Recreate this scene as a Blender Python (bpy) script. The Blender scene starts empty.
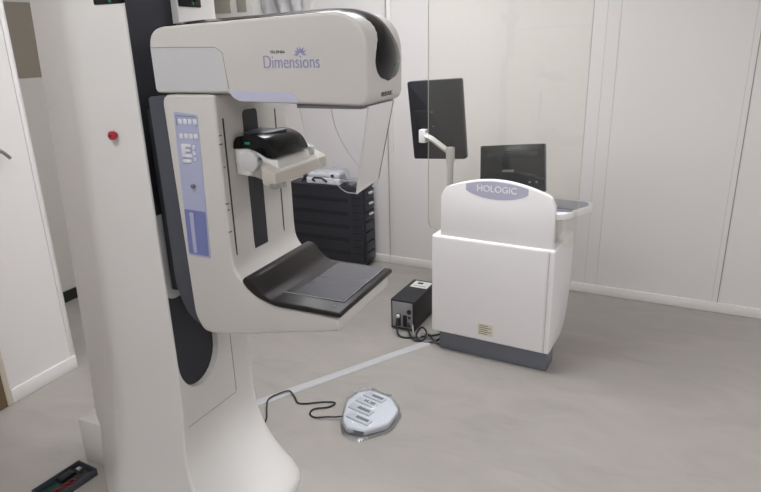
import bpy, bmesh, math, random
from mathutils import Matrix, Vector, noise
random.seed(4)
PI = math.pi
scene = bpy.context.scene
COL = scene.collection

# ------------------------------------------------------------------ materials
def lin(c):
    return tuple(((v/255)/12.92 if v/255 <= .04045 else (((v/255)+.055)/1.055)**2.4) for v in c) + (1,)

def mat(name, rgb, rough=.5, metal=0, bump=0, bscale=200, vary=0, vscale=3, emit=0, coat=0, spec=.5):
    m = bpy.data.materials.new(name); m.use_nodes = True
    nt = m.node_tree; b = nt.nodes['Principled BSDF']
    col = lin(rgb)
    b.inputs['Base Color'].default_value = col
    b.inputs['Roughness'].default_value = rough
    b.inputs['Metallic'].default_value = metal
    b.inputs['Coat Weight'].default_value = coat
    b.inputs['Specular IOR Level'].default_value = spec
    tc = nt.nodes.new('ShaderNodeTexCoord')
    if vary or True:
        n = nt.nodes.new('ShaderNodeTexNoise'); n.inputs['Scale'].default_value = vscale
        n.inputs['Detail'].default_value = 4
        nt.links.new(tc.outputs['Object'], n.inputs['Vector'])
        r = nt.nodes.new('ShaderNodeMapRange')
        v = vary if vary else .015
        r.inputs['To Min'].default_value = 1-v; r.inputs['To Max'].default_value = 1+v
        nt.links.new(n.outputs['Fac'], r.inputs['Value'])
        mx = nt.nodes.new('ShaderNodeVectorMath'); mx.operation = 'SCALE'
        mx.inputs[0].default_value = col[:3]
        nt.links.new(r.outputs['Result'], mx.inputs['Scale'])
        nt.links.new(mx.outputs['Vector'], b.inputs['Base Color'])
    if bump:
        n2 = nt.nodes.new('ShaderNodeTexNoise'); n2.inputs['Scale'].default_value = bscale
        nt.links.new(tc.outputs['Object'], n2.inputs['Vector'])
        bp = nt.nodes.new('ShaderNodeBump'); bp.inputs['Strength'].default_value = bump
        bp.inputs['Distance'].default_value = .002
        nt.links.new(n2.outputs['Fac'], bp.inputs['Height'])
        nt.links.new(bp.outputs['Normal'], b.inputs['Normal'])
    if emit:
        b.inputs['Emission Color'].default_value = col
        b.inputs['Emission Strength'].default_value = emit
    return m

def clear(name, tint=(245,248,250), haze=.03, ior=1.5, rough=.02, refl=1.0):
    """thin clear sheet: straight-through light plus a fresnel reflection and a little haze"""
    m = bpy.data.materials.new(name); m.use_nodes = True
    nt = m.node_tree; nt.nodes.clear()
    out = nt.nodes.new('ShaderNodeOutputMaterial')
    tr = nt.nodes.new('ShaderNodeBsdfTransparent'); tr.inputs[0].default_value = lin(tint)
    gl = nt.nodes.new('ShaderNodeBsdfGlossy'); gl.inputs['Roughness'].default_value = rough
    gl.inputs['Color'].default_value = (refl, refl, refl, 1)
    df = nt.nodes.new('ShaderNodeBsdfDiffuse'); df.inputs['Color'].default_value = lin((225,225,225))
    fr = nt.nodes.new('ShaderNodeFresnel'); fr.inputs['IOR'].default_value = ior
    m1 = nt.nodes.new('ShaderNodeMixShader'); m1.inputs[0].default_value = haze
    nt.links.new(tr.outputs[0], m1.inputs[1]); nt.links.new(df.outputs[0], m1.inputs[2])
    m2 = nt.nodes.new('ShaderNodeMixShader')
    nt.links.new(fr.outputs[0], m2.inputs[0]); nt.links.new(m1.outputs[0], m2.inputs[1]); nt.links.new(gl.outputs[0], m2.inputs[2])
    nt.links.new(m2.outputs[0], out.inputs['Surface'])
    return m

def floor_mat():
    m = mat('vinyl_floor', (165,160,154), .36, bump=.05, bscale=60)
    nt = m.node_tree; b = nt.nodes['Principled BSDF']
    tc = nt.nodes.new('ShaderNodeTexCoord')
    mp = nt.nodes.new('ShaderNodeMapping'); mp.inputs['Scale'].default_value = (1.6, 3.0, 1); mp.inputs['Rotation'].default_value = (0,0,.35)
    nt.links.new(tc.outputs['Object'], mp.inputs['Vector'])
    n1 = nt.nodes.new('ShaderNodeTexNoise'); n1.inputs['Scale'].default_value = 1.6; n1.inputs['Detail'].default_value = 8; n1.inputs['Distortion'].default_value = 1.2
    nt.links.new(mp.outputs[0], n1.inputs['Vector'])
    cr = nt.nodes.new('ShaderNodeValToRGB')
    e = cr.color_ramp.elements
    e[0].position = .3; e[0].color = lin((158,153,147)); e[1].position = .72; e[1].color = lin((168,162,156))
    k = e.new(.5); k.color = lin((163,158,152))
    nt.links.new(n1.outputs['Fac'], cr.inputs[0])
    # fine darker streaks
    mp2 = nt.nodes.new('ShaderNodeMapping'); mp2.inputs['Scale'].default_value = (2.2, 9, 1); mp2.inputs['Rotation'].default_value = (0,0,.35)
    nt.links.new(tc.outputs['Object'], mp2.inputs['Vector'])
    n2 = nt.nodes.new('ShaderNodeTexNoise'); n2.inputs['Scale'].default_value = 1.1; n2.inputs['Detail'].default_value = 6; n2.inputs['Distortion'].default_value = 2
    nt.links.new(mp2.outputs[0], n2.inputs['Vector'])
    r2 = nt.nodes.new('ShaderNodeMapRange'); r2.inputs['From Min'].default_value = .33; r2.inputs['From Max'].default_value = .42
    r2.inputs['To Min'].default_value = .955; r2.inputs['To Max'].default_value = 1
    nt.links.new(n2.outputs['Fac'], r2.inputs['Value'])
    mx = nt.nodes.new('ShaderNodeVectorMath'); mx.operation = 'SCALE'
    nt.links.new(cr.outputs[0], mx.inputs[0]); nt.links.new(r2.outputs[0], mx.inputs['Scale'])
    nt.links.new(mx.outputs[0], b.inputs['Base Color'])
    return m

M = dict(
    wall=mat('wall_paint', (222,218,216), .55, vary=.012, vscale=1.2, bump=.04, bscale=90),
    wall2=mat('grey_wall_paint', (186,182,174), .6),
    taupe=mat('taupe_paint', (128,120,106), .6),
    ceil=mat('ceiling_tile', (225,224,222), .8),
    base=mat('white_skirting', (226,223,220), .45),
    dbase=mat('black_skirting', (22,26,24), .5),
    floor=floor_mat(),
    seam=mat('grey_joint', (150,147,146), .6),
    seam_faint=mat('pale_joint', (203,200,199), .6),
    cream=mat('cream_door_frame', (205,197,180), .5),
    brown=mat('brown_door', (112,90,66), .5),
    white=mat('machine_white', (215,213,209), .36, spec=.4),
    armw=mat('machine_warm_white', (195,192,186), .36, spec=.4),
    offw=mat('machine_grey_white', (190,190,190), .4),
    blackg=mat('gloss_black', (12,12,14), .16, spec=.3),
    blackm=mat('matt_black', (30,31,36), .45),
    slotm=mat('bellows_black', (38,39,47), .6),
    slate=mat('slate_grey_plastic', (66,69,77), .4),
    lav=mat('lavender_panel', (164,168,194), .4),
    lav2=mat('lavender_grey_panel', (184,185,203), .4),
    blue=mat('blue_recess', (112,119,168), .3),
    text=mat('lavender_ink', (142,142,182), .5),
    gtext=mat('grey_ink', (105,103,110), .5),
    btn=mat('white_button', (208,209,213), .4),
    btng=mat('grey_button_outline', (130,132,145), .4),
    red=mat('red_button', (170,28,40), .35),
    green=mat('green_led', (20,110,90), .5, emit=.12),
    cover=mat('dark_brown_grey_plastic', (33,30,29), .36, spec=.3),
    carbon=mat('detector_surface', (74,74,79), .2, coat=.2),
    line=mat('pale_line', (176,176,180), .4),
    knob=mat('knob_grey', (190,190,188), .35),
    metal=mat('brushed_metal', (170,170,168), .3, metal=.9),
    cab=mat('charcoal_plastic', (43,44,52), .42),
    cab2=mat('charcoal_plastic_recess', (28,29,36), .5),
    plinth=mat('plinth_grey', (112,116,126), .45),
    cartw=mat('cart_white', (238,236,236), .38, spec=.4),
    tray=mat('tray_grey', (158,158,168), .4),
    mon=mat('monitor_black', (40,41,47), .38),
    mon2=mat('monitor_glossy_grey', (44,46,52), .22),
    screen=mat('screen_glass', (14,15,18), .1),
    glabel=mat('grey_label', (140,142,146), .5),
    psu=mat('power_supply_steel', (150,150,153), .4, metal=.35),
    cable=mat('black_cable', (26,26,28), .5),
    gcable=mat('grey_cable', (150,150,150), .5),
    strip=mat('cable_cover_grey', (184,184,185), .45),
    paper=mat('label_paper', (222,222,218), .6),
    paper_y=mat('cream_sticker', (222,217,198), .6),
    ink=mat('label_ink', (120,120,118), .6),
    foot=mat('pedal_white', (232,233,238), .4),
    pedalgap=mat('pedal_grey', (70,82,96), .5),
    dgreen=mat('circuit_green', (16,50,44), .4),
    dred=mat('dark_red_wire', (120,26,34), .4),
    film=clear('clear_film', haze=.17, ior=1.35, rough=.12, refl=1),
    glass=clear('lead_glass', tint=(254,254,251), haze=.012, ior=1.38, rough=.0),
    shield=clear('clear_polycarbonate', tint=(253,253,254), haze=.012, ior=1.13, rough=.02),
    edge=mat('glass_edge', (196,198,194), .2),
    bedge=mat('glass_edge_dark', (120,124,124), .2),
    lamp=mat('led_diffuser', (250,251,255), .5, emit=15),
    lampf=mat('lamp_frame', (230,230,230), .5),
    drape=mat('white_plastic_sheet', (224,222,224), .3, bump=.2, bscale=30),
)

# ------------------------------------------------------------------ helpers
XF = None          # current local frame (4x4) applied to new meshes
def link(name, me, m, parent=None, smooth=35):
    o = bpy.data.objects.new(name, me); COL.objects.link(o)
    if m is not None: me.materials.append(m)
    if smooth:
        bm = bmesh.new(); bm.from_mesh(me)
        a = math.radians(smooth)
        for f in bm.faces: f.smooth = True
        for e in bm.edges:
            if len(e.link_faces) == 2 and e.calc_face_angle(0) > a: e.smooth = False
        bm.to_mesh(me); bm.free()
    if parent:
        o.parent = parent
        # every mesh carries world coordinates; cancel the parent chain
        w = Matrix.Identity(4); p = parent; chain = []
        while p: chain.append(p); p = p.parent
        for q in reversed(chain): w = w @ q.matrix_parent_inverse @ q.matrix_basis
        o.matrix_parent_inverse = w.inverted()
    return o

def fin(name, bm, m, parent=None, smooth=35, xf=None):
    T = xf if xf is not None else XF
    if T is not None: bmesh.ops.transform(bm, matrix=T, verts=bm.verts)
    bmesh.ops.recalc_face_normals(bm, faces=bm.faces)
    me = bpy.data.meshes.new(name); bm.to_mesh(me); bm.free()
    return link(name, me, m, parent, smooth)

def root(name, loc, label, cat, group=None, rz=0):
    o = bpy.data.objects.new(name, None); COL.objects.link(o)
    o.empty_display_size = .1
    o.location = loc; o.rotation_euler = (0,0,rz)
    o['label'] = label; o['category'] = cat
    if group: o['group'] = group
    return o
def tag(o, label, cat, group=None):
    o['label'] = label; o['category'] = cat
    if group: o['group'] = group
    return o
def struct(o): o['kind'] = 'structure'; return o

def bbox_into(bm, x0,x1,y0,y1,z0,z1, bev=0, seg=2):
    r = bmesh.ops.create_cube(bm, size=1)
    vs = r['verts']
    for v in vs:
        v.co = Vector(((x0+x1)/2+v.co.x*(x1-x0), (y0+y1)/2+v.co.y*(y1-y0), (z0+z1)/2+v.co.z*(z1-z0)))
    if bev:
        es = list({e for v in vs for e in v.link_edges})
        bmesh.ops.bevel(bm, geom=es, offset=bev, segments=seg, profile=.5, affect='EDGES')
def box(x0,x1,y0,y1,z0,z1,bev=0,seg=2):
    bm = bmesh.new(); bbox_into(bm,x0,x1,y0,y1,z0,z1,bev,seg); return bm

def rpoly(pts, rad, seg=6):
    """round the corners of a 2-D polygon"""
    n = len(pts); out = []
    if not hasattr(rad,'__len__'): rad = [rad]*n
    for i in range(n):
        p0, p1, p2 = Vector(pts[i-1]), Vector(pts[i]), Vector(pts[(i+1)%n])
        a = (p0-p1); b = (p2-p1); la, lb = a.length, b.length
        r = rad[i]
        if r <= 0: out.append(tuple(p1)); continue
        d = min(r, la*.49, lb*.49)
        q0 = p1+a.normalized()*d; q2 = p1+b.normalized()*d
        for k in range(seg+1):
            t = k/seg
            q = q0*(1-t)**2 + p1*2*t*(1-t) + q2*t*t
            out.append((q.x,q.y))
    return out

def prism(pts, axis, a0, a1, bev=0, seg=3, bm=None):
    """extrude a 2-D outline along axis ('x': pts=(y,z), 'y': pts=(x,z), 'z': pts=(x,y))"""
    own = bm is None
    if own: bm = bmesh.new()
    def P(p,a):
        return {'x':(a,p[0],p[1]),'y':(p[0],a,p[1]),'z':(p[0],p[1],a)}[axis]
    A = [bm.verts.new(P(p,a0)) for p in pts]; B = [bm.verts.new(P(p,a1)) for p in pts]
    n = len(pts)
    f0 = bm.faces.new(A); f1 = bm.faces.new(list(reversed(B)))
    for i in range(n): bm.faces.new((A[i],B[i],B[(i+1)%n],A[(i+1)%n]))
    bmesh.ops.recalc_face_normals(bm, faces=bm.faces)
    if bev:
        es = list(f0.edges)+list(f1.edges)
        bmesh.ops.bevel(bm, geom=es, offset=bev, segments=seg, profile=.5, affect='EDGES', clamp_overlap=True)
    return bm

def loft(rings, cap=True):
    bm = bmesh.new(); R = [[bm.verts.new(p) for p in r] for r in rings]
    n = len(R[0])
    for a,b in zip(R,R[1:]):
        for i in range(n): bm.faces.new((a[i],a[(i+1)%n],b[(i+1)%n],b[i]))
    if cap: bm.faces.new(R[0]); bm.faces.new(R[-1])
    bmesh.ops.recalc_face_normals(bm, faces=bm.faces)
    return bm

def cyl(c, r, h, axis='z', n=24, r2=None, bev=0, bm=None):
    own = bm is None
    if own: bm = bmesh.new()
    res = bmesh.ops.create_cone(bm, cap_ends=True, segments=n, radius1=r, radius2=r if r2 is None else r2, depth=h)
    vs = res['verts']
    if bev:
        es = [e for e in {e for v in vs for e in v.link_edges} if any(len(f.verts) > 4 for f in e.link_faces)]
        rb = bmesh.ops.bevel(bm, geom=es, offset=bev, segments=2, profile=.5, affect='EDGES')
        vs = list({v for f in rb['faces'] for v in f.verts} | {v for v in vs if v.is_valid})
    rot = {'z':Matrix.Identity(4),'x':Matrix.Rotation(PI/2,4,'Y'),'y':Matrix.Rotation(PI/2,4,'X')}[axis]
    bmesh.ops.transform(bm, matrix=Matrix.Translation(c)@rot, verts=vs)
    return bm

def catmull(p, k=8):
    p = [Vector(q) for q in p]; p = [p[0]*2-p[1]]+p+[p[-1]*2-p[-2]]; out = []
    for i in range(1,len(p)-2):
        for j in range(k):
            t = j/k
            out.append(.5*((2*p[i])+(-p[i-1]+p[i+1])*t+(2*p[i-1]-5*p[i]+4*p[i+1]-p[i+2])*t*t+(-p[i-1]+3*p[i]-3*p[i+1]+p[i+2])*t**3))
    out.append(p[-2]); return out

def tube(path, r, n=8, bm=None):
    if bm is None: bm = bmesh.new()
    path = [Vector(p) for p in path]; rings = []
    up = Vector((0,0,1)); prev = None
    for i,p in enumerate(path):
        t = (path[min(i+1,len(path)-1)]-path[max(i-1,0)]).normalized()
        a = t.cross(up if abs(t.dot(up)) < .95 else Vector((1,0,0)))
        if prev is not None:
            a = prev - t*prev.dot(t)
        a.normalize(); b = t.cross(a); prev = a
        rings.append([bm.verts.new(p+a*r*math.cos(2*PI*k/n)+b*r*math.sin(2*PI*k/n)) for k in range(n)])
    for A,B in zip(rings,rings[1:]):
        for i in range(n): bm.faces.new((A[i],A[(i+1)%n],B[(i+1)%n],B[i]))
    bm.faces.new(rings[0]); bm.faces.new(rings[-1])
    return bm

def lettering(name, s, size, Mtx, m, parent, ext=.0008, bold=0, sx=1):
    c = bpy.data.curves.new('t', 'FONT'); c.body = s; c.size = size; c.extrude = ext; c.align_x = 'CENTER'; c.align_y = 'CENTER'
    c.offset = bold
    o = bpy.data.objects.new('t', c); COL.objects.link(o)
    dg = bpy.context.evaluated_depsgraph_get()
    me = bpy.data.meshes.new_from_object(o.evaluated_get(dg))
    bpy.data.objects.remove(o)
    me.transform(Mtx @ Matrix.Diagonal((sx,1,1,1)))
    me.materials.clear(); me.name = name
    return link(name, me, m, parent, 0)
def face_negY(x,y,z):   # text readable when looked at along +Y
    return Matrix.Translation((x,y,z)) @ Matrix.Rotation(PI/2,4,'X')
def face_posX(x,y,z):   # text readable when looked at along -X
    return Matrix.Translation((x,y,z)) @ Matrix.Rotation(PI/2,4,'Z') @ Matrix.Rotation(PI/2,4,'X')

def boolean_cut(o, cutter):
    md = o.modifiers.new('cut','BOOLEAN'); md.operation = 'DIFFERENCE'; md.object = cutter; md.solver = 'EXACT'
    dg = bpy.context.evaluated_depsgraph_get(); dg.update()
    me = bpy.data.meshes.new_from_object(o.evaluated_get(dg))
    o.modifiers.clear(); o.data = me
    bpy.data.objects.remove(cutter)

# ------------------------------------------------------------------ room
struct(fin('floor', box(-3.6,2.6,-1.6,4.35,-.05,0), M['floor'], smooth=0))
struct(fin('ceiling', box(-3.6,2.6,-1.6,4.35,2.7,2.75), M['ceil'], smooth=0))
WA = math.radians(-3.465)
WM = Matrix.Translation((-1.79,4.03,0)) @ Matrix.Rotation(WA,4,'Z')     # back wall: local x along wall, -y into the room
struct(fin('wall_back', box(-2.0,4.6,0,.1,0,2.7), M['wall'], smooth=0, xf=WM))
struct(fin('baseboard_back', box(-1.9,4.45,-.014,0.0,0,.062,.004,2), M['base'], xf=WM))
struct(fin('wall_right', box(2.45,2.55,-1.6,4.1,0,2.7), M['wall'], smooth=0))
struct(fin('wall_front', box(-3.6,2.6,-1.6,-1.5,0,2.7), M['wall'], smooth=0))
struct(fin('wall_corridor', box(-3.58,-3.48,-1.6,4.3,0,2.7), M['wall2'], smooth=0))
struct(fin('trim_1', box(-3.48,-3.474,-1.5,4.1,1.45,1.875), M['taupe'], smooth=0))
struct(fin('baseboard_corridor', box(-3.48,-3.466,-1.5,4.12,0,.075,.003), M['dbase']))
# left partition, ending in a free edge
struct(fin('wall_left', box(-2.78,-2.68,-1.5,1.975,0,2.7), M['wall'], smooth=0))
bm = box(-2.682,-2.676,1.952,1.978,.0,2.7,.002); bbox_into(bm,-2.785,-2.676,1.972,1.980,0,2.7,.002)
struct(fin('trim_2', bm, M['base']))
struct(fin('baseboard_left', box(-2.68,-2.664,1.60,1.972,0,.072,.004), M['base']))
struct(fin('trim_3', box(-2.68,-2.662,1.572,1.598,0,2.1,.003), M['cream']))
struct(fin('door_1', box(-2.68,-2.664,.72,1.572,0.004,2.06,.002), M['brown']))
# joints between the wall panels
def wx(X): return (X+1.79)/math.cos(WA)
bm = box(wx(-1.715),wx(-1.68),-.006,0,.062,2.68,.002)
struct(fin('trim_4', bm, M['base'], xf=WM))
struct(fin('trim_5', box(wx(-.232),wx(-.228),-.002,.001,.062,2.68), M['seam_faint'], smooth=0, xf=WM))
struct(fin('trim_6', box(wx(-.305),wx(-.302),-.0015,.001,.062,2.68), M['seam_faint'], smooth=0, xf=WM))
struct(fin('trim_7', box(wx(.466),wx(.4705),-.003,.001,.062,2.68), M['seam'], smooth=0, xf=WM))
struct(fin('trim_8', box(wx(.436),wx(.4395),-.0015,.001,.062,2.68), M['seam_faint'], smooth=0, xf=WM))
struct(fin('trim_9', box(wx(-1.722),wx(-1.717),-.016,.001,0,2.68), M['seam_faint'], smooth=0, xf=WM))

# small lever handle on the left wall
h = root('lever_handle', (-2.68,1.81,1.17), 'small grey lever handle on the white left wall at the edge of the view', 'handle')
fin('mounting_rose', cyl((-2.674,1.80,1.182),.018,.012,'x',bev=.002), M['metal'], h)
fin('lever', tube([(-2.668,1.80,1.182),(-2.645,1.803,1.18),(-2.64,1.815,1.165),(-2.64,1.832,1.145)],.008), M['metal'], h)

# wall cabinet with a plastic sheet beside it, high on the back wall behind the tube head
wc = root('wall_cabinet', (-2.85,4.0,1.78), 'white wall cabinet with grey-beige doors high on back wall above the machine arm', 'cabinet')
fin('body', box(wx(-3.12),wx(-2.70),-.16,0,1.78,2.45,.004), M['base'], wc, xf=WM)
for a,b in ((-3.05,-2.90),(-2.84,-2.755)):
    fin('door', box(wx(a),wx(b),-.168,-.16,1.83,2.40,.003), mat('door_taupe', (164,160,148), .5), wc, xf=WM)
bm = bmesh.new(); N=26; K=14; g=[]
for j in range(K+1):
    row=[]
    for i in range(N+1):
        u=i/N; v=j/K
        x = wx(-2.68)+u*.34; z = 1.80+v*.55
        y = -.05-.03*abs(noise.noise(Vector((u*5+v*3,v*2,1))))*2-.02*math.sin(u*17+v*6)
        row.append(bm.verts.new((x,y,z)))
    g.append(row)
for j in range(K):
    for i in range(N): bm.faces.new((g[j][i],g[j][i+1],g[j+1][i+1],g[j+1][i]))
bmesh.ops.solidify(bm, geom=bm.faces[:], thickness=.004)
tag(fin('plastic_sheet', bm, M['drape'], xf=WM, smooth=60), 'crumpled white plastic sheet hanging high on the back wall beside the wall cabinet', 'sheet')
tag(fin('wall_conduit', box(wx(-2.315),wx(-2.295),-.012,0,1.80,2.68,.003), M['base'], xf=WM), 'thin white conduit running up the back wall right of the plastic sheet', 'conduit')

# ceiling panels
def lamp(x,y,label,rz=0):
    t = root('ceiling_light', (x,y,2.7), label, 'ceiling light', 'square ceiling light panels')
    bm = bmesh.new()
    for a in ((-.31,.31,-.31,-.29),(-.31,.31,.29,.31),(-.31,-.29,-.29,.29),(.29,.31,-.29,.29)):
        bbox_into(bm,x+a[0],x+a[1],y+a[2],y+a[3],2.672,2.7,.002)
    fin('frame', bm, M['lampf'], t)
    fin('diffuser', box(x-.29,x+.29,y-.29,y+.29,2.68,2.698), M['lamp'], t, smooth=0)
lamp(-.9,2.4,'square white light panel in the ceiling between the machine and the workstation')
lamp(1.35,-.6,'unseen square light panel added in the ceiling behind the camera to brighten the cart')  # added fill panel out of view, brightens the cart front
lamp(1.35,1.5,'square white light panel in the ceiling right of the camera')
lamp(-1.2,.15,'square white light panel in the ceiling left of the camera')
lamp(-1.75,2.8,'square white light panel in the ceiling behind the imaging machine')

# ------------------------------------------------------------------ mammography gantry
G = root('mammography_machine', (-1.5,1.45,0), 'large white mammography machine with C-arm and black platform standing on grey floor', 'medical machine')

def colsec(z):
    t = max(0,min(1,(.35-z)/.33)); fl = t**2.1
    yn = 1.29-.12*max(0,.50-z)-.03*fl
    xr = -1.915-.045*(1.75-z); xm = -1.512-.052*(1.75-z)
    x1 = -1.292+.205*fl
    yf = 1.693+.045*fl
    s = 0
    if z > 2.02: s = .03*((z-2.02)/.04)**2
    c = [(x1-s,yn+s),(xm,yn+s),(xr+s,1.50+s),(xr+s,1.62-s),(-1.62,yf-s),(x1-s,yf-s)]
    ra = [.006+.05*fl,.06,.06,.06,.1,.05+.14*fl]
    return [(p[0],p[1],z) for p in rpoly(c,ra,6)]
zs = [0,.012,.03,.05,.07,.09,.11,.13,.16,.19,.22,.26,.30,.34,.38,.45,.52,.60,.66,.8,1,1.2,1.4,1.6,1.8,2.02,2.04,2.06]
colm = fin('column', loft([colsec(z) for z in zs]), M['white'], G, smooth=50)
sl = [(1.297,2.3),(1.297,.70)]+[(1.396-.099*math.cos(a),.645-.115*math.sin(a)) for a in [i*PI/14 for i in range(0,15)]]+[(1.495,.70),(1.495,2.3)]
cut = fin('cutter', prism(sl,'x',-1.322,-1.0), None, smooth=0)
boolean_cut(colm, cut)
colm.data.materials.clear(); colm.data.materials.append(M['white'])
for p in colm.data.polygons: p.material_index = 0
sl2 = [(min(max(y,1.2975),1.4945), min(z,2.0)) for y,z in sl]
fin('column_slot', prism(sl2,'x',-1.3215,-1.314), M['slotm'], colm)
fin('slot_cover', prism(rpoly([(1.306,1.13),(1.306,.86),(1.40,.86),(1.40,1.13)],[0,.04,.04,0]),'x',-1.3215,-1.303,.004), M['offw'], colm)
# panel seams
bm = tube([(-1.2915,1.56,1.4),(-1.2915,1.56,.41),(-1.2915,1.555,.402),(-1.2915,1.305,.415)],.0012,6)
fin('seam_line', bm, M['seam'], colm)
# display strips with green symbols
fin('display_strip', box(-1.392,-1.2915,1.287,1.30,1.712,1.765,.003), M['blackg'], colm)
fin('display_symbol', box(-1.336,-1.328,1.2855,1.288,1.716,1.726,.001), M['green'], colm)
fin('display_strip', box(-1.297,-1.2895,1.500,1.60,1.712,1.765,.003), M['blackg'], colm)
fin('display_symbol', box(-1.290,-1.2885,1.56,1.566,1.718,1.726,.0005), M['green'], colm)
# emergency button
eb = fin('emergency_button', cyl((-1.392,1.279,1.369),.0125,.014,'y',bev=.003), M['red'], colm)
fin('button_collar', cyl((-1.392,1.288,1.369),.009,.012,'y'), M['cable'], eb)
fin('button_mark', cyl((-1.392,1.2715,1.369),.004,.002,'y'), M['blackm'], eb)
# rear housing at the foot of the column
fin('rear_housing', box(-1.985,-1.80,1.42,1.60,0,.20,.006), M['white'], G)

# --- C-arm
XFc = -1.04
prof = [(-1.215,1.482),(XFc,1.482),(XFc,1.05),(-1.037,1.01),(-1.026,.985),(-1.006,.965),(-.975,.947),(-.935,.93),(-.90,.915),(-.712,.905),(-.708,.868),(-.83,.842),(-.93,.822),(-1.02,.803),(-1.13,.785),(-1.172,.789),(-1.198,.835)]
prof = rpoly(prof,[.03,.01,.03,.02,.02,.02,.02,.02,.02,.012,.012,.03,.03,.03,.03,.015,.02],4)
ca = fin('c_arm', prism(prof,'y',1.30,1.64,.026,5), M['armw'], G, smooth=50)
# slate side strip between arm and column
sp = rpoly([(-1.268,1.474),(-1.205,1.48),(-1.185,.87),(-1.165,.79),(-1.232,.83),(-1.262,.92)],[.01,0,0,.01,.04,.02],4)
fin('arm_backplate', prism(sp,'y',1.306,1.63,.006,2), M['slate'], ca)
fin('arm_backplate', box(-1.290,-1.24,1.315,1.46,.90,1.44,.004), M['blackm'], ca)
# carriage slot and side slits on the front of the arm
def capsule(y0,y1,z0,z1,n=8):
    r=(y1-y0)/2; c=(y0+y1)/2
    return [(c-r*math.cos(i*PI/n), z0+r-r*math.sin(i*PI/n)) for i in range(n+1)]+[(c+r*math.cos(i*PI/n), z1-r+r*math.sin(i*PI/n)) for i in range(n+1)]
def rrect(y0,y1,z0,z1,r): return rpoly([(y0,z0),(y1,z0),(y1,z1),(y0,z1)],r,4)
fin('carriage_slot', prism(rrect(1.412,1.480,1.0,1.432,.015),'x',XFc-.004,XFc+.0015), M['blackm'], ca)
fin('slit', prism(rrect(1.323,1.3285,1.012,1.42,.0017),'x',XFc-.004,XFc+.001), M['blackm'], ca)
fin('slit', prism(rrect(1.571,1.576,1.01,1.42,.0017),'x',XFc-.004,XFc+.001), M['blackm'], ca)
for z,w in ((1.375,.010),(1.352,.012),(1.29,.006),(1.19,.012),(1.172,.008),(1.11,.012)):
    fin('scale_mark', box(XFc-.002,XFc+.0006,1.314-w,1.314,z,z+.004), M['gtext'], ca, smooth=0)
# control panel on the near side
yn = 1.30
cp = fin('control_panel', prism(rpoly([(-1.190,1.03),(-1.112,1.028),(-1.100,1.430),(-1.178,1.438)],.006,4),'y',yn-.0015,yn+.004), M['lav'], ca)
fin('blue_recess', prism(rpoly([(-1.186,1.036),(-1.117,1.034),(-1.112,1.165),(-1.184,1.168)],.006,4),'y',yn-.003,yn), M['blue'], cp)
fin('recess_rib', prism(rpoly([(-1.168,1.04),(-1.156,1.04),(-1.152,1.160),(-1.166,1.160)],.002,2),'y',yn-.005,yn-.002), M['lav'], cp)
for r,z in enumerate((1.413,1.374)):
    for k in range(4):
        x = -1.166+k*.0165-(.002*r)
        fin('button', box(x,x+.0125,yn-.0035,yn,z-.008,z+.006,.002), M['btn'], cp)
bm = tube([(-1.172,yn-.002,1.400),(-1.172,yn-.002,1.428),(-1.108,yn-.002,1.425),(-1.107,yn-.002,1.398)],.001,6)
fin('button_outline', bm, M['btng'], cp)
for (a,b,c,d) in ((-1.160,-1.145,1.315,1.352),(-1.148,-1.126,1.343,1.352),(-1.148,-1.126,1.315,1.324),(-1.146,-1.130,1.330,1.338),(-1.122,-1.112,1.338,1.350),(-1.122,-1.112,1.322,1.333),(-1.122,-1.112,1.306,1.317),(-1.160,-1.130,1.300,1.310)):
    fin('button', box(a-.006,b-.006,yn-.0045,yn,c,d,.002), M['btn'], cp)
fin('round_key', cyl((-1.141,yn-.004,1.236),.006,.008,'y',bev=.001), M['gtext'], cp)

# --- tube head
hp = rpoly([(-1.232,1.485),(-.992,1.485),(-.972,1.4665),(-.604,1.458),(-.600,1.672),(-1.235,1.650)],[.012,.008,.01,.030,.105,.055],10)
head = fin('tube_head', prism(hp,'y',1.30,1.512,.016,5), M['armw'], G, smooth=50)
# glossy black cap over crown and nose, crowned and ending in a U
path = catmull([(-1.225,1.640),(-1.19,1.652),(-1.0,1.6585),(-.82,1.6645),(-.727,1.667),(-.672,1.660),(-.634,1.637),(-.612,1.600),(-.604,1.565),(-.6035,1.510)],6)
bm = bmesh.new(); NT=14; rows=[]; L=len(path)
for i,p in enumerate(path):
    p = Vector((p.x,p.y)) if len(p)>2 else Vector(p)
rows=[]
P2=[Vector((q[0],q[1])) for q in path]
dist=[0]
for a,b in zip(P2,P2[1:]): dist.append(dist[-1]+(b-a).length)
for i,p in enumerate(P2):
    t=(P2[min(i+1,L-1)]-P2[max(i-1,0)]).normalized(); nrm=Vector((-t.y,t.x))
    if nrm.dot(Vector((.3,1)))<0: nrm=-nrm
    rem=dist[-1]-dist[i]; R=.062
    w=.098
    kk=max(0,min(1,(rem-.09)/.09)); w=.078+.016*kk
    if rem<R: w*=math.sqrt(max(.0009,1-((R-rem)/R)**2.8))
    row=[]
    for k in range(NT+1):
        s=-1+2*k/NT
        hgt=.0015+(.012*(1-s*s))*min(1,dist[i]/.05)*min(1,rem/.05+.12)
        q=p+nrm*hgt
        row.append(bm.verts.new((q.x,1.420-.010*kk+s*w,q.y)))
    rows.append(row)
for a,b in zip(rows,rows[1:]):
    for k in range(NT): bm.faces.new((a[k],a[k+1],b[k+1],b[k]))
bmesh.ops.recalc_face_normals(bm, faces=bm.faces)
bmesh.ops.solidify(bm, geom=bm.faces[:], thickness=.004)
cap = fin('black_cap', bm, M['blackg'], head, smooth=60)
fin('display_symbol', box(-.602,-.5905,1.432,1.440,1.546,1.551), M['green'], cap, smooth=0)
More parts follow.
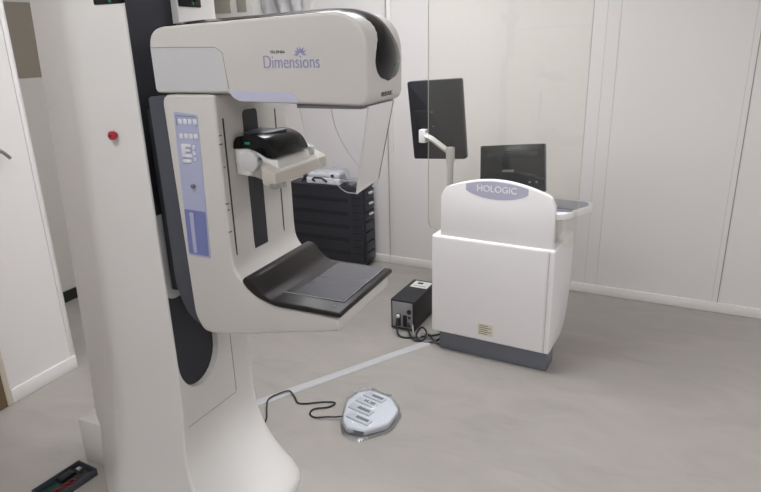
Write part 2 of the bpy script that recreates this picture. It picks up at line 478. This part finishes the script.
# near-side panel: grey-white field, lavender flash
bm = tube([(-1.229,yn-.0003,1.602),(-1.02,yn-.0003,1.598),(-1.000,yn-.0003,1.585),(-.990,yn-.0003,1.497)],.0009,6)
fin('seam_line', bm, M['seam'], head)
pl = rpoly([(-1.228,1.495),(-1.215,1.489),(-.992,1.492),(-1.003,1.586),(-1.020,1.5965),(-1.229,1.600)],[.002,.002,.002,.01,.01,.002],3)
fin('side_panel', prism(pl,'y',yn-.0004,yn+.002), M['offw'], head)
lv = rpoly([(-.989,1.492),(-.812,1.490),(-.797,1.482),(-.786,1.4665),(-.962,1.4675),(-.982,1.478)],[.002,.01,.01,.004,.01,.01],3)
fin('lavender_flash', prism(lv,'y',yn-.0018,yn+.02), M['lav2'], head)
lettering('lettering', 'Dimensions', .0435, face_negY(-.803,yn-.0006,1.5595), M['text'], head, ext=.0006, sx=.765, bold=-.0004)
lettering('lettering', 'SELENIA', .0095, face_negY(-.838,yn-.0006,1.5835), M['gtext'], head, ext=.0006, sx=1.2)
bm = bmesh.new()
for k in range(7):
    a = math.radians(0+k*30); c=(-.776,1.577)
    d=(math.cos(a),math.sin(a)); n_=(-d[1],d[0])
    pts=[(c[0]+d[0]*.004,c[1]+d[1]*.004),(c[0]+d[0]*.010+n_[0]*.0022,c[1]+d[1]*.010+n_[1]*.0022),(c[0]+d[0]*.018,c[1]+d[1]*.018),(c[0]+d[0]*.010-n_[0]*.0022,c[1]+d[1]*.010-n_[1]*.0022)]
    prism(pts,'y',yn-.0012,yn+.001,bm=bm)
fin('starburst_mark', bm, M['text'], head, smooth=0)
lettering('lettering', 'HOLOGIC', .0145, face_posX(-.6025,1.408,1.480), M['gtext'], head, ext=.001)
fin('under_plate', box(-.80,-.625,1.308,1.50,1.452,1.462,.001), M['gtext'], head)

# face shield hanging from the head
def sheet(pts, th=.003, bm=None):
    if bm is None: bm=bmesh.new()
    f=bm.faces.new([bm.verts.new(p) for p in pts]); return bm
fs = fin('face_shield', sheet([(-.612,1.318,1.458),(-.612,1.47,1.458),(-.655,1.462,1.255),(-.655,1.325,1.245)]), M['shield'], head, smooth=0)
ys=[1.316,1.472]
for yy in ys:
    crv = catmull([(-.797,yy,1.452),(-.782,yy,1.38),(-.745,yy,1.315),(-.690,yy,1.255),(-.656,yy+.012*(1 if yy<1.4 else -1),1.244)],6)
    pts=[(-.612,yy,1.458)]+[tuple(v) for v in crv]
    fin('shield_wing', sheet(pts), M['shield'], fs, smooth=0)
    fin('shield_edge', tube(crv,.0009,6), M['edge'], fs)
fin('shield_edge', tube([(-.612,1.317,1.458),(-.655,1.325,1.245)],.0019,6), M['edge'], fs)
fin('shield_edge', tube([(-.612,1.471,1.458),(-.655,1.462,1.255)],.0013,6), M['bedge'], fs)
fin('shield_edge', tube([(-.655,1.325,1.244),(-.655,1.462,1.254)],.0012,6), M['edge'], fs)

# --- compression carriage
cg = fin('compression_carriage', prism(rpoly([(XFc,1.345),(-.985,1.340),(-.925,1.312),(-.905,1.312),(-.900,1.285),(-.910,1.262),(-.945,1.246),(-.975,1.258),(XFc,1.262)],[0,.01,.02,.01,.01,.02,.02,.02,0],4),'y',1.362,1.53,.012,3), M['white'], G, smooth=50)
dp = rpoly([(XFc-.002,1.333),(-1.035,1.366),(-.965,1.376),(-.918,1.358),(-.897,1.318),(-.915,1.312),(-.935,1.313),(-.965,1.330),(-.995,1.337)],[.004,.02,.03,.03,.012,.01,.02,.02,.01],5)
fin('black_hood', prism(dp,'y',1.358,1.520,.024,4), M['blackg'], cg, smooth=50)
fin('hood_top_plate', prism(rpoly([(-1.035,1.40),(-.955,1.40),(-.945,1.49),(-1.035,1.49)],.01),'z',1.369,1.3745,.001), M['slate'], cg)
fin('hood_symbol', box(-1.000,-.984,1.3562,1.3578,1.348,1.354), M['green'], cg, smooth=0)
bar = fin('paddle_holder', prism(rpoly([(-.935,1.300),(-.905,1.288),(-.893,1.280),(-.893,1.248),(-.922,1.242),(-.935,1.250)],.003,2),'y',1.330,1.61,.002,2), mat('paddle_tan', (186,181,170), .4), cg)
for k in range(3): fin('metal_pin', cyl((-.905+.004*k,1.345+.016*k,1.240),.006,.012,'z',bev=.001), M['metal'], bar)
fin('metal_clip', box(-.912,-.892,1.328,1.365,1.238,1.252,.002), M['metal'], bar)
kn = fin('knob', cyl((-.968,1.330,1.308),.028,.020,'y',n=20,bev=.005), M['knob'], cg)
fin('knob_stem', cyl((-.962,1.345,1.308),.010,.03,'y'), M['white'], kn)
fin('knob_lug', cyl((-.944,1.334,1.312),.0075,.014,'y',bev=.002), M['metal'], kn)
kn = fin('knob', cyl((-.925,1.562,1.303),.019,.024,'y',n=6,bev=.004), M['knob'], cg)
# --- detector platform cover
cvp = rpoly([(-1.008,.974),(-1.000,.987),(-.978,.984),(-.958,.962),(-.938,.940),(-.915,.931),(-.704,.926),(-.699,.920),(-.701,.911),(-.905,.913),(-.962,.930),(-.997,.956)],[.006,.006,.01,.01,.015,.01,.004,.003,.004,.02,.02,.02],4)
pf = fin('platform_cover', prism(cvp,'y',1.293,1.648,.007,3), M['cover'], G, smooth=50)
fin('detector_surface', prism(rpoly([(-.938,1.358),(-.722,1.358),(-.722,1.635),(-.938,1.635)],.004,3),'z',.925,.9302), M['carbon'], pf)
zt=.9312
fin('outline', tube([(-.938,1.358,zt),(-.722,1.358,zt-.0018),(-.722,1.635,zt-.0018),(-.938,1.635,zt),(-.938,1.358,zt)],.0009,6), M['line'], pf)
fin('centre_mark', tube([(-.906,1.38,.9302),(-.906,1.40,.9302)],.0009,6), M['blackm'], pf)
fin('centre_mark', tube([(-.906,1.50,.9302),(-.845,1.50,.9300)],.0009,6), M['blackm'], pf)
fin('screw', cyl((-.733,1.325,.9275),.003,.003,'z',12), M['metal'], pf)

# ------------------------------------------------------------------ acquisition workstation
CM = Matrix.Translation((-.959,2.865,0)) @ Matrix.Rotation(math.radians(-5.6),4,'Z')   # local x = width, y = depth away
def cw(x,y,z): return tuple(CM @ Vector((x,y,z)))
W = root('workstation', cw(.3,.17,0), 'white computer workstation cart with grey plinth, two monitors and a glass screen', 'workstation', rz=math.radians(-5.6))
XF = CM
fin('plinth', box(.012,.598,.004,.13,.0,.118,.004), M['plinth'], W)
fin('under_frame', box(.05,.54,.13,.27,.04,.12,.004), M['blackm'], W)
for cx_ in (.08,.52): fin('caster', cyl((cx_,.235,.03),.03,.024,'x',20,bev=.004), M['cable'], W)
body = rpoly([(-.03,.113),(.20,.113),(.285,.15),(.345,.24),(.372,.36),(.372,.60),(.345,.655),(-.03,.655)],[.012,.02,.08,.08,.06,.05,.03,.016],6)
bd = fin('body', prism(body,'x',-.02,.612,.012,4), M['cartw'], W, smooth=50)
fin('body_seam', prism([(-.034,.12),(-.0315,.12),(-.0315,.648),(-.034,.648)],'x',.586,.5885), M['seam_faint'], bd, smooth=0)
# back-sheet rising in front with curved top
n=24; top=[]
for i in range(n+1):
    u=i/n; x=.024+.572*u
    e=min(u,1-u)*.572
    z=.897+.067*math.sin(PI*u)**.9
    if e<.035: z-= .035*(1-math.sqrt(max(0,1-((.035-e)/.035)**2)))
    top.append((x,z))
fpts=[(.024,.640)]+top+[(.596,.640)]
fp = fin('front_panel', prism(fpts,'y',-.016,.014,.004,3), M['cartw'], W, smooth=50)
lab=[]
for i in range(17):
    u=i/16; x=.158+.31*u; gu=(x-.024)/.572
    lab.append((x,.892+.067*math.sin(PI*gu)**.9-.003))
lab2=[(.468-.31*i/16, .905-.036*math.sin(PI*i/16)**.7) for i in range(17)]
npn = fin('nameplate', prism(lab+lab2,'y',-.0172,-.014), M['lav2'], fp, smooth=0)
lettering('lettering','HOLOGIC',.044, CM@face_negY(.313,-.0178,.918), mat('white_ink',(232,232,236),.5), npn, ext=.0008, bold=.0006)
st = fin('sticker', box(.245,.325,-.0312,-.0295,.148,.212), M['paper_y'], bd, smooth=0)
for k in range(5): fin('sticker_print', box(.252,.252+(.062 if k%2 else .045),-.0318,-.0311,.155+k*.011,.159+k*.011), M['ink'], st, smooth=0)
# shielding glass standing behind the panel
gp = rpoly([(-.10,.64),(.672,.64),(.672,1.95),(-.10,1.95)],.04,6)
gl = fin('glass_shield', prism(gp,'y',.100,.106), M['glass'], W, smooth=0)
fin('glass_edge', tube([(-.10,.103,1.90),(-.10,.103,.70),(-.095,.103,.665),(-.08,.103,.647),(-.05,.103,.64)],.0022,6), M['edge'], gl)
fin('glass_edge', tube([(.672,.103,1.90),(.672,.103,.84)],.0018,6), M['edge'], gl)
# keyboard tray reaching out to the right
tp = rpoly([(.10,.13),(.50,.035),(.60,.025),(.655,.10),(.715,.26),(.695,.33),(.10,.33)],[.02,.03,.04,.06,.025,.03,.02],6)
tr = fin('tray', prism(tp,'z',.785,.818,.006,3), M['cartw'], W, smooth=50)
bm = prism([(p[0]*.955+.012,p[1]*.86+.026) for p in tp],'z',.817,.8195)
fin('tray_surface', bm, M['tray'], tr, smooth=0)
fin('tray_support', prism(rpoly([(.30,.04),(.53,.03),(.575,.12),(.575,.28),(.30,.28)],.03),'z',.645,.79,.004), M['cartw'], tr)
fin('keypad', box(.575,.645,.085,.125,.8195,.826,.002), mat('keypad_grey',(128,128,140),.5), tr)
# big portrait monitor on its arm, seen from behind
MB = CM @ Matrix.Translation((-.098,.215,1.205)) @ Matrix.Rotation(math.radians(-3.5),4,'Y') @ Matrix.Rotation(math.radians(4),4,'X')
XF = MB
m1 = fin('review_monitor', prism(rpoly([(-.150,-.205),(.150,-.205),(.150,.205),(-.150,.205)],.012,4),'y',-.020,.020,.005,2), M['mon'], W)
fin('screen', box(-.14,.14,.0195,.0215,-.195,.195), M['screen'], m1, smooth=0)
fin('vesa_mount', box(-.118,-.045,-.032,-.018,-.085,.055,.004), M['blackm'], m1)
for dx,dz in ((-.085,.045),(-.02,.045),(-.085,-.03),(-.02,-.03)): fin('mount_screw', cyl((dx,-.0215,dz),.004,.004,'y',10), M['glabel'], m1)
XF = CM
arm = fin('monitor_arm', tube([(-.150,.165,1.130),(-.105,.16,1.112),(.0,.15,1.050)],.016,4), M['cartw'], W)
fin('arm_bracket', box(-.180,-.140,.150,.192,1.090,1.160,.006), M['cartw'], arm)
fin('arm_joint', cyl((.003,.150,1.040),.023,.075,'z',bev=.004), M['cartw'], arm)
fin('arm_post', cyl((.003,.150,.83),.017,.36,'z'), M['cartw'], arm)
fin('arm_foot', box(-.02,.10,.125,.18,.645,.672,.004), M['cartw'], arm)
# second monitor
XF = CM @ Matrix.Translation((.298,.27,.972)) @ Matrix.Rotation(math.radians(-5.5),4,'Y') @ Matrix.Rotation(math.radians(-10),4,'X')
m2 = fin('control_monitor', prism(rpoly([(-.172,-.125),(.172,-.125),(.168,.115),(-.168,.115)],.008,4),'y',-.018,.018,.005,2), M['mon2'], W)
fin('screen', box(-.16,.16,.0175,.0195,-.115,.105), M['screen'], m2, smooth=0)
fin('handle_recess', box(-.13,.13,-.0195,-.017,.055,.078,.001), M['slate'], m2)
fin('badge', box(-.048,.012,-.0205,-.017,-.022,-.010,.001), M['glabel'], m2)
for dx in (.095,.130): fin('mount_screw', cyl((dx,-.019,-.075),.006,.004,'y',12), M['glabel'], m2)
XF = CM
fin('monitor_stand', box(.25,.35,.262,.30,.815,.90,.006), M['blackm'], W)
XF = None

# ------------------------------------------------------------------ power supply on the floor
UM = Matrix.Translation((-1.285,2.993,0)) @ Matrix.Rotation(math.radians(-3),4,'Z')
U = root('power_supply', tuple(UM @ Vector((.07,.15,0))), 'black metal power supply box on the floor left of the workstation', 'power supply')
XF = UM
ub = fin('casing', box(0,.148,.0,.335,.008,.188,.003), M['blackm'], U)
for a in ((.012,.02),(.136,.02),(.012,.30),(.136,.30)): fin('foot', cyl((a[0],a[1],.005),.009,.010,'z',12), M['cable'], U)
fin('front_plate', box(.010,.138,-.003,.001,.018,.178,.002), M['psu'], U)
fin('socket', box(.040,.064,-.007,-.002,.025,.105,.002), M['cable'], U)
fin('socket', box(.078,.104,-.007,-.002,.025,.100,.002), M['cable'], U)
fin('plug', box(.044,.060,-.024,-.006,.082,.102,.004), M['paper'], U)
fin('round_socket', cyl((.118,-.004,.125),.014,.008,'y'), M['cable'], U)
for k in range(3): fin('connector', box(.112,.126,-.007,-.002,.03+k*.026,.044+k*.026,.001), M['glabel'] if k==1 else M['cable'], U)
lb = fin('label_plate', box(.025,.135,.215,.315,.188,.1888), M['paper'], U, smooth=0)
fin('label_print', box(.05,.085,.27,.295,.1888,.1893), M['blackm'], lb, smooth=0)
fin('label_print', box(.04,.12,.235,.242,.1888,.1893), M['ink'], lb, smooth=0)
XF = None
def cable(pts, r, m, label, cat='cable', group=None, name='cable'):
    o = fin(name, tube(catmull(pts,8), r, 8), m); return tag(o,label,cat,group)
cable([(-1.235,2.965,.085),(-1.225,2.93,.04),(-1.19,2.90,.006),(-1.12,2.91,.006),(-1.05,2.96,.006),(-1.0,2.985,.01),(-.96,3.02,.02)],.006,M['cable'],'black power cable plugged into the power supply and running to the cart')
cable([(-1.168,2.97,.06),(-1.15,2.93,.03),(-1.10,2.885,.008),(-1.055,2.90,.008),(-1.045,2.935,.04),(-1.08,2.95,.06),(-1.10,2.92,.02),(-1.05,2.88,.007),(-.985,2.90,.012),(-.955,2.96,.02)],.0055,M['cable'],'looped black cable bunched on floor between power supply and cart')
cable([(-1.145,2.975,.05),(-1.12,2.93,.02),(-1.085,2.915,.012),(-1.065,2.94,.03),(-1.03,2.93,.012),(-.985,2.94,.012),(-.95,2.97,.02)],.005,M['gcable'],'pale grey cable tangled among black ones beside the power supply')
cable([(-1.05,2.985,.006),(-1.02,2.93,.03),(-.99,2.90,.018),(-.94,2.885,.006),(-.90,2.90,.008)],.005,M['cable'],'short black cable going under the left front corner of the cart')

# flat floor cable cover
a=Vector((-1.66,1.885)); b=Vector((-1.02,2.885)); d=(b-a).normalized(); nn=Vector((-d.y,d.x))
SM = Matrix(((d.x,nn.x,0,a.x),(d.y,nn.y,0,a.y),(0,0,1,0),(0,0,0,1)))
bm = prism(rpoly([(-.028,.0005),(.028,.0005),(.022,.009),(-.022,.009)],.003,3),'x',0,(b-a).length)
tag(fin('cable_cover', bm, M['strip'], xf=SM), 'long flat light grey cable cover running across the floor to the cart', 'cable cover')

# ------------------------------------------------------------------ foot control wrapped in film
FM = Matrix.Translation((-1.035,2.11,0)) @ Matrix.Diagonal((.93,.93,1,1))
F = root('foot_control', (-1.045,2.125,0), 'white foot pedal control wrapped in clear plastic on the floor', 'foot control')
out = [(-.125,.155),(-.060,.195),(.075,.165),(.155,.075),(.150,-.055),(.055,-.150),(-.045,-.155),(-.095,-.10),(-.150,.06)]
out=[(x*.90,y*.95) for x,y in out]
XF = FM
fb = fin('body', prism(rpoly(out,.018,5),'z',.006,.038,.012,3), M['foot'], F, smooth=50)
fin('base_plate', prism([(x*.98,y*.98) for x,y in rpoly(out,.05,5)],'z',.0,.010), M['slate'], F)
def rot2(c,w,l,a,z0,z1,name,m,par,bev=.003):
    T = FM @ Matrix.Translation((c[0],c[1],0)) @ Matrix.Rotation(a,4,'Z')
    return fin(name, box(-l/2,l/2,-w/2,w/2,z0,z1,bev), m, par, xf=T)
A=math.radians(-14)
for c,l,w in (((-.012,.122),.120,.040),((-.030,.066),.115,.038),((-.030,.0),.13,.042),((-.005,-.072),.13,.042)):
    p = rot2(c,w,l,A,.036,.047,'pedal',M['btn'],F)
    rot2((c[0]+.018,c[1]-.002),.018,l*.55,A,.0465,.0485,'pedal_slot',M['pedalgap'],p,.001)
fin('side_socket', box(-.03,.05,-.145,-.135,.012,.030,.002), M['pedalgap'], F)
# crumpled film bag
bm = bmesh.new(); ring=rpoly(out,.03,6); n=len(ring); rows=[]
cx_,cy_=0,0
levels=[(1.03,.020,0),(1.05,.034,0),(1.0,.052,0),(.92,.058,1),(.82,.060,1),(.72,.061,1),(.62,.062,1),(.52,.063,1),(.42,.064,1),(.32,.065,1),(.22,.066,1),(.12,.065,1),(.02,.063,1)]
lo=[(1.11,.003,0),(1.07,.010,0)]
for (s,z,k) in lo+levels:
    r=[]
    for i,(x,y) in enumerate(ring):
        q=Vector((x*9,y*9,s*3)); d=noise.noise(q)*.05+noise.noise(q*4.1)*.03
        zz=max(.002,z+(noise.noise(Vector((x*s*38,y*s*38,2)))*.008+noise.noise(Vector((x*s*90,y*s*90,5)))*.004)*(1 if z>.02 else .3))
        flap = .22*max(0,-(y+.10)/.05)*max(0,1-abs(x-.02)/.09) if (s>1.08 and z<.012) else 0
        r.append(bm.verts.new((x*(s+d),y*(s+d)*(1+flap),zz)))
    rows.append(r)
for a_,b_ in zip(rows,rows[1:]):
    for i in range(n): bm.faces.new((a_[i],a_[(i+1)%n],b_[(i+1)%n],b_[i]))
bm.faces.new(rows[-1])
tag(fin('plastic_wrap', bm, M['film'], smooth=25), 'crumpled clear plastic film wrapped over the white foot control', 'plastic wrap')
XF = None
cable([(-1.125,2.066,.020),(-1.165,2.055,.012),(-1.195,2.045,.012),(-1.255,2.028,.005),(-1.29,2.045,.005),(-1.29,2.085,.005),(-1.235,2.125,.005),(-1.225,2.165,.005),(-1.28,2.150,.005),(-1.375,2.100,.005),(-1.425,2.135,.008),(-1.47,2.16,.016),(-1.505,2.12,.016),(-1.525,2.065,.014),(-1.500,2.01,.006),(-1.455,1.94,.005),(-1.44,1.88,.005),(-1.46,1.80,.005)],.0038,M['cable'],'thin black cable curling over the floor from foot control to the machine')

# ------------------------------------------------------------------ charcoal drawer cabinet by the back wall
cx0,cx1,cy0,cy1,ch=-2.46,-1.845,3.83,4.005,.605
Cb = root('drawer_cabinet', (-2.15,3.93,0), 'low charcoal drawer cabinet against the back wall behind the machine', 'cabinet')
fin('body', box(cx0,cx1,cy0,cy1,.03,ch,.006), M['cab'], Cb)
fin('base', box(cx0+.02,cx1-.02,cy0+.02,cy1-.01,0,.032), M['cable'], Cb)
fin('top', box(cx0-.006,cx1+.006,cy0-.006,cy1+.002,ch-.002,ch+.014,.004), M['cab'], Cb)
for k in range(5):
    z=.10+k*.1
    fin('side_groove', box(cx0+.02,cx1-.115,cy0-.0035,cy0+.001,z,z+.035,.0015), M['cab2'], Cb)
fin('corner_column', box(cx1-.085,cx1-.002,cy0-.012,cy0+.001,.03,ch-.006,.003), M['cab'], Cb)
for k in range(10):
    z=.06+k*.053
    fin('column_groove', box(cx1-.080,cx1-.006,cy0-.0135,cy0-.0115,z,z+.010), M['cab2'], Cb, smooth=0)
for k in range(7):
    z=.045+k*.079
    dr = fin('drawer', box(cx1-.001,cx1+.012,cy0+.012,cy1-.008,z,z+.070,.003), M['cab'], Cb)
    if k>3:
        fin('drawer_handle', box(cx1+.012,cx1+.030,cy0+.07,cy0+.125,z+.040,z+.054,.003), M['btn'], dr)
# wrapped white case on top
K = root('carrying_case', (-2.17,3.91,.619), 'white plastic-wrapped case with black handle on top of the charcoal cabinet', 'case')
fin('lower_shell', prism(rpoly([(-2.33,.0),(-2.03,.0),(-2.03,.0),(-2.33,.0)],0) if False else rpoly([(-2.32,3.85),(-2.04,3.85),(-2.04,3.985),(-2.32,3.985)],.02),'z',.619,.665,.005), M['foot'], K)
fin('upper_shell', prism(rpoly([(-2.315,3.855),(-2.045,3.855),(-2.045,3.98),(-2.315,3.98)],.03),'z',.667,.705,.012,3), M['foot'], K)
fin('handle', tube([(-2.245,3.852,.640),(-2.245,3.822,.655),(-2.225,3.815,.672),(-2.165,3.815,.672),(-2.145,3.822,.655),(-2.145,3.852,.640)],.008,8), M['cable'], K)
fin('latch', cyl((-2.095,3.846,.685),.012,.012,'y',bev=.002), M['cable'], K)
bm=bmesh.new(); g=[]; N=22; Kk=10
for j in range(Kk+1):
    row=[]
    for i in range(N+1):
        u=i/N; v=j/Kk; x=-2.36+.42*u; y=3.845+.15*v
        inside = 1 if -2.34<x<-2.02 else 0
        z=(.715 if inside else .655)+noise.noise(Vector((x*22,y*22,0)))*.016
        if i in (0,N): z=.622
        if j==0 and False: z=.62
        row.append(bm.verts.new((x,y,z)))
    g.append(row)
for j in range(Kk):
    for i in range(N): bm.faces.new((g[j][i],g[j][i+1],g[j+1][i+1],g[j+1][i]))
tag(fin('plastic_wrap', bm, M['film'], smooth=20), 'crumpled clear plastic film lying over the white case on the cabinet', 'plastic wrap')

# ------------------------------------------------------------------ open electrical tray bottom left
T = root('electrical_tray', (-1.94,1.29,0), 'small dark open tray with green board and red wires on floor at the column foot', 'electrical tray')
TM = Matrix.Translation((-2.0,1.185,0)) @ Matrix.Rotation(math.radians(-6),4,'Z')
XF = TM
bm = box(0,.11,0,.20,0,.005)
for q in ((0,.11,.196,.2),(0,.11,0,.004),(0,.004,0,.2),(.106,.11,0,.2)): bbox_into(bm,q[0],q[1],q[2],q[3],0,.032,.001)
fin('tray_body', bm, M['slate'], T)
fin('circuit_board', box(.012,.06,.02,.17,.006,.016,.001), M['dgreen'], T)
fin('black_module', box(.018,.05,.09,.15,.016,.030,.002), M['cable'], T)
fin('terminal_block', box(.065,.095,.13,.18,.006,.024,.002), M['blackm'], T)
for k in range(3): fin('red_wire', tube(catmull([(.07,.02+.03*k,.012),(.085,.05+.03*k,.034),(.098,.08+.02*k,.03),(.09,.13,.016)],6),.003), M['dred'], T)
fin('metal_bracket', box(.04,.062,.155,.175,.016,.034,.001), M['metal'], T)
XF = None

# ------------------------------------------------------------------ camera
cam = bpy.data.cameras.new('camera'); co = bpy.data.objects.new('camera', cam); COL.objects.link(co)
Rr = [[0.9157168072418, -0.10533385767170818, 0.3877724943351198], [0.40103270565183424, 0.30011504205445505, -0.8655077876773968], [-0.025209084323979447, 0.9480694805554333, 0.31706271005417447]]
m4 = Matrix([list(Rr[0])+[0],list(Rr[1])+[0],list(Rr[2])+[1.6],[0,0,0,1]])
co.matrix_world = m4
cam.sensor_fit = 'HORIZONTAL'; cam.sensor_width = 36; cam.lens = 610/761*36; cam.clip_start = .05
scene.camera = co

# ------------------------------------------------------------------ light / view
w = bpy.data.worlds.new('world'); scene.world = w; w.use_nodes = True
w.node_tree.nodes['Background'].inputs[0].default_value = (.8,.85,.9,1); w.node_tree.nodes['Background'].inputs[1].default_value = .3
scene.view_settings.view_transform = 'Standard'; scene.view_settings.look = 'None'
scene.view_settings.gamma = 1; scene.view_settings.use_curve_mapping = False
scene.view_settings.exposure = 0.6
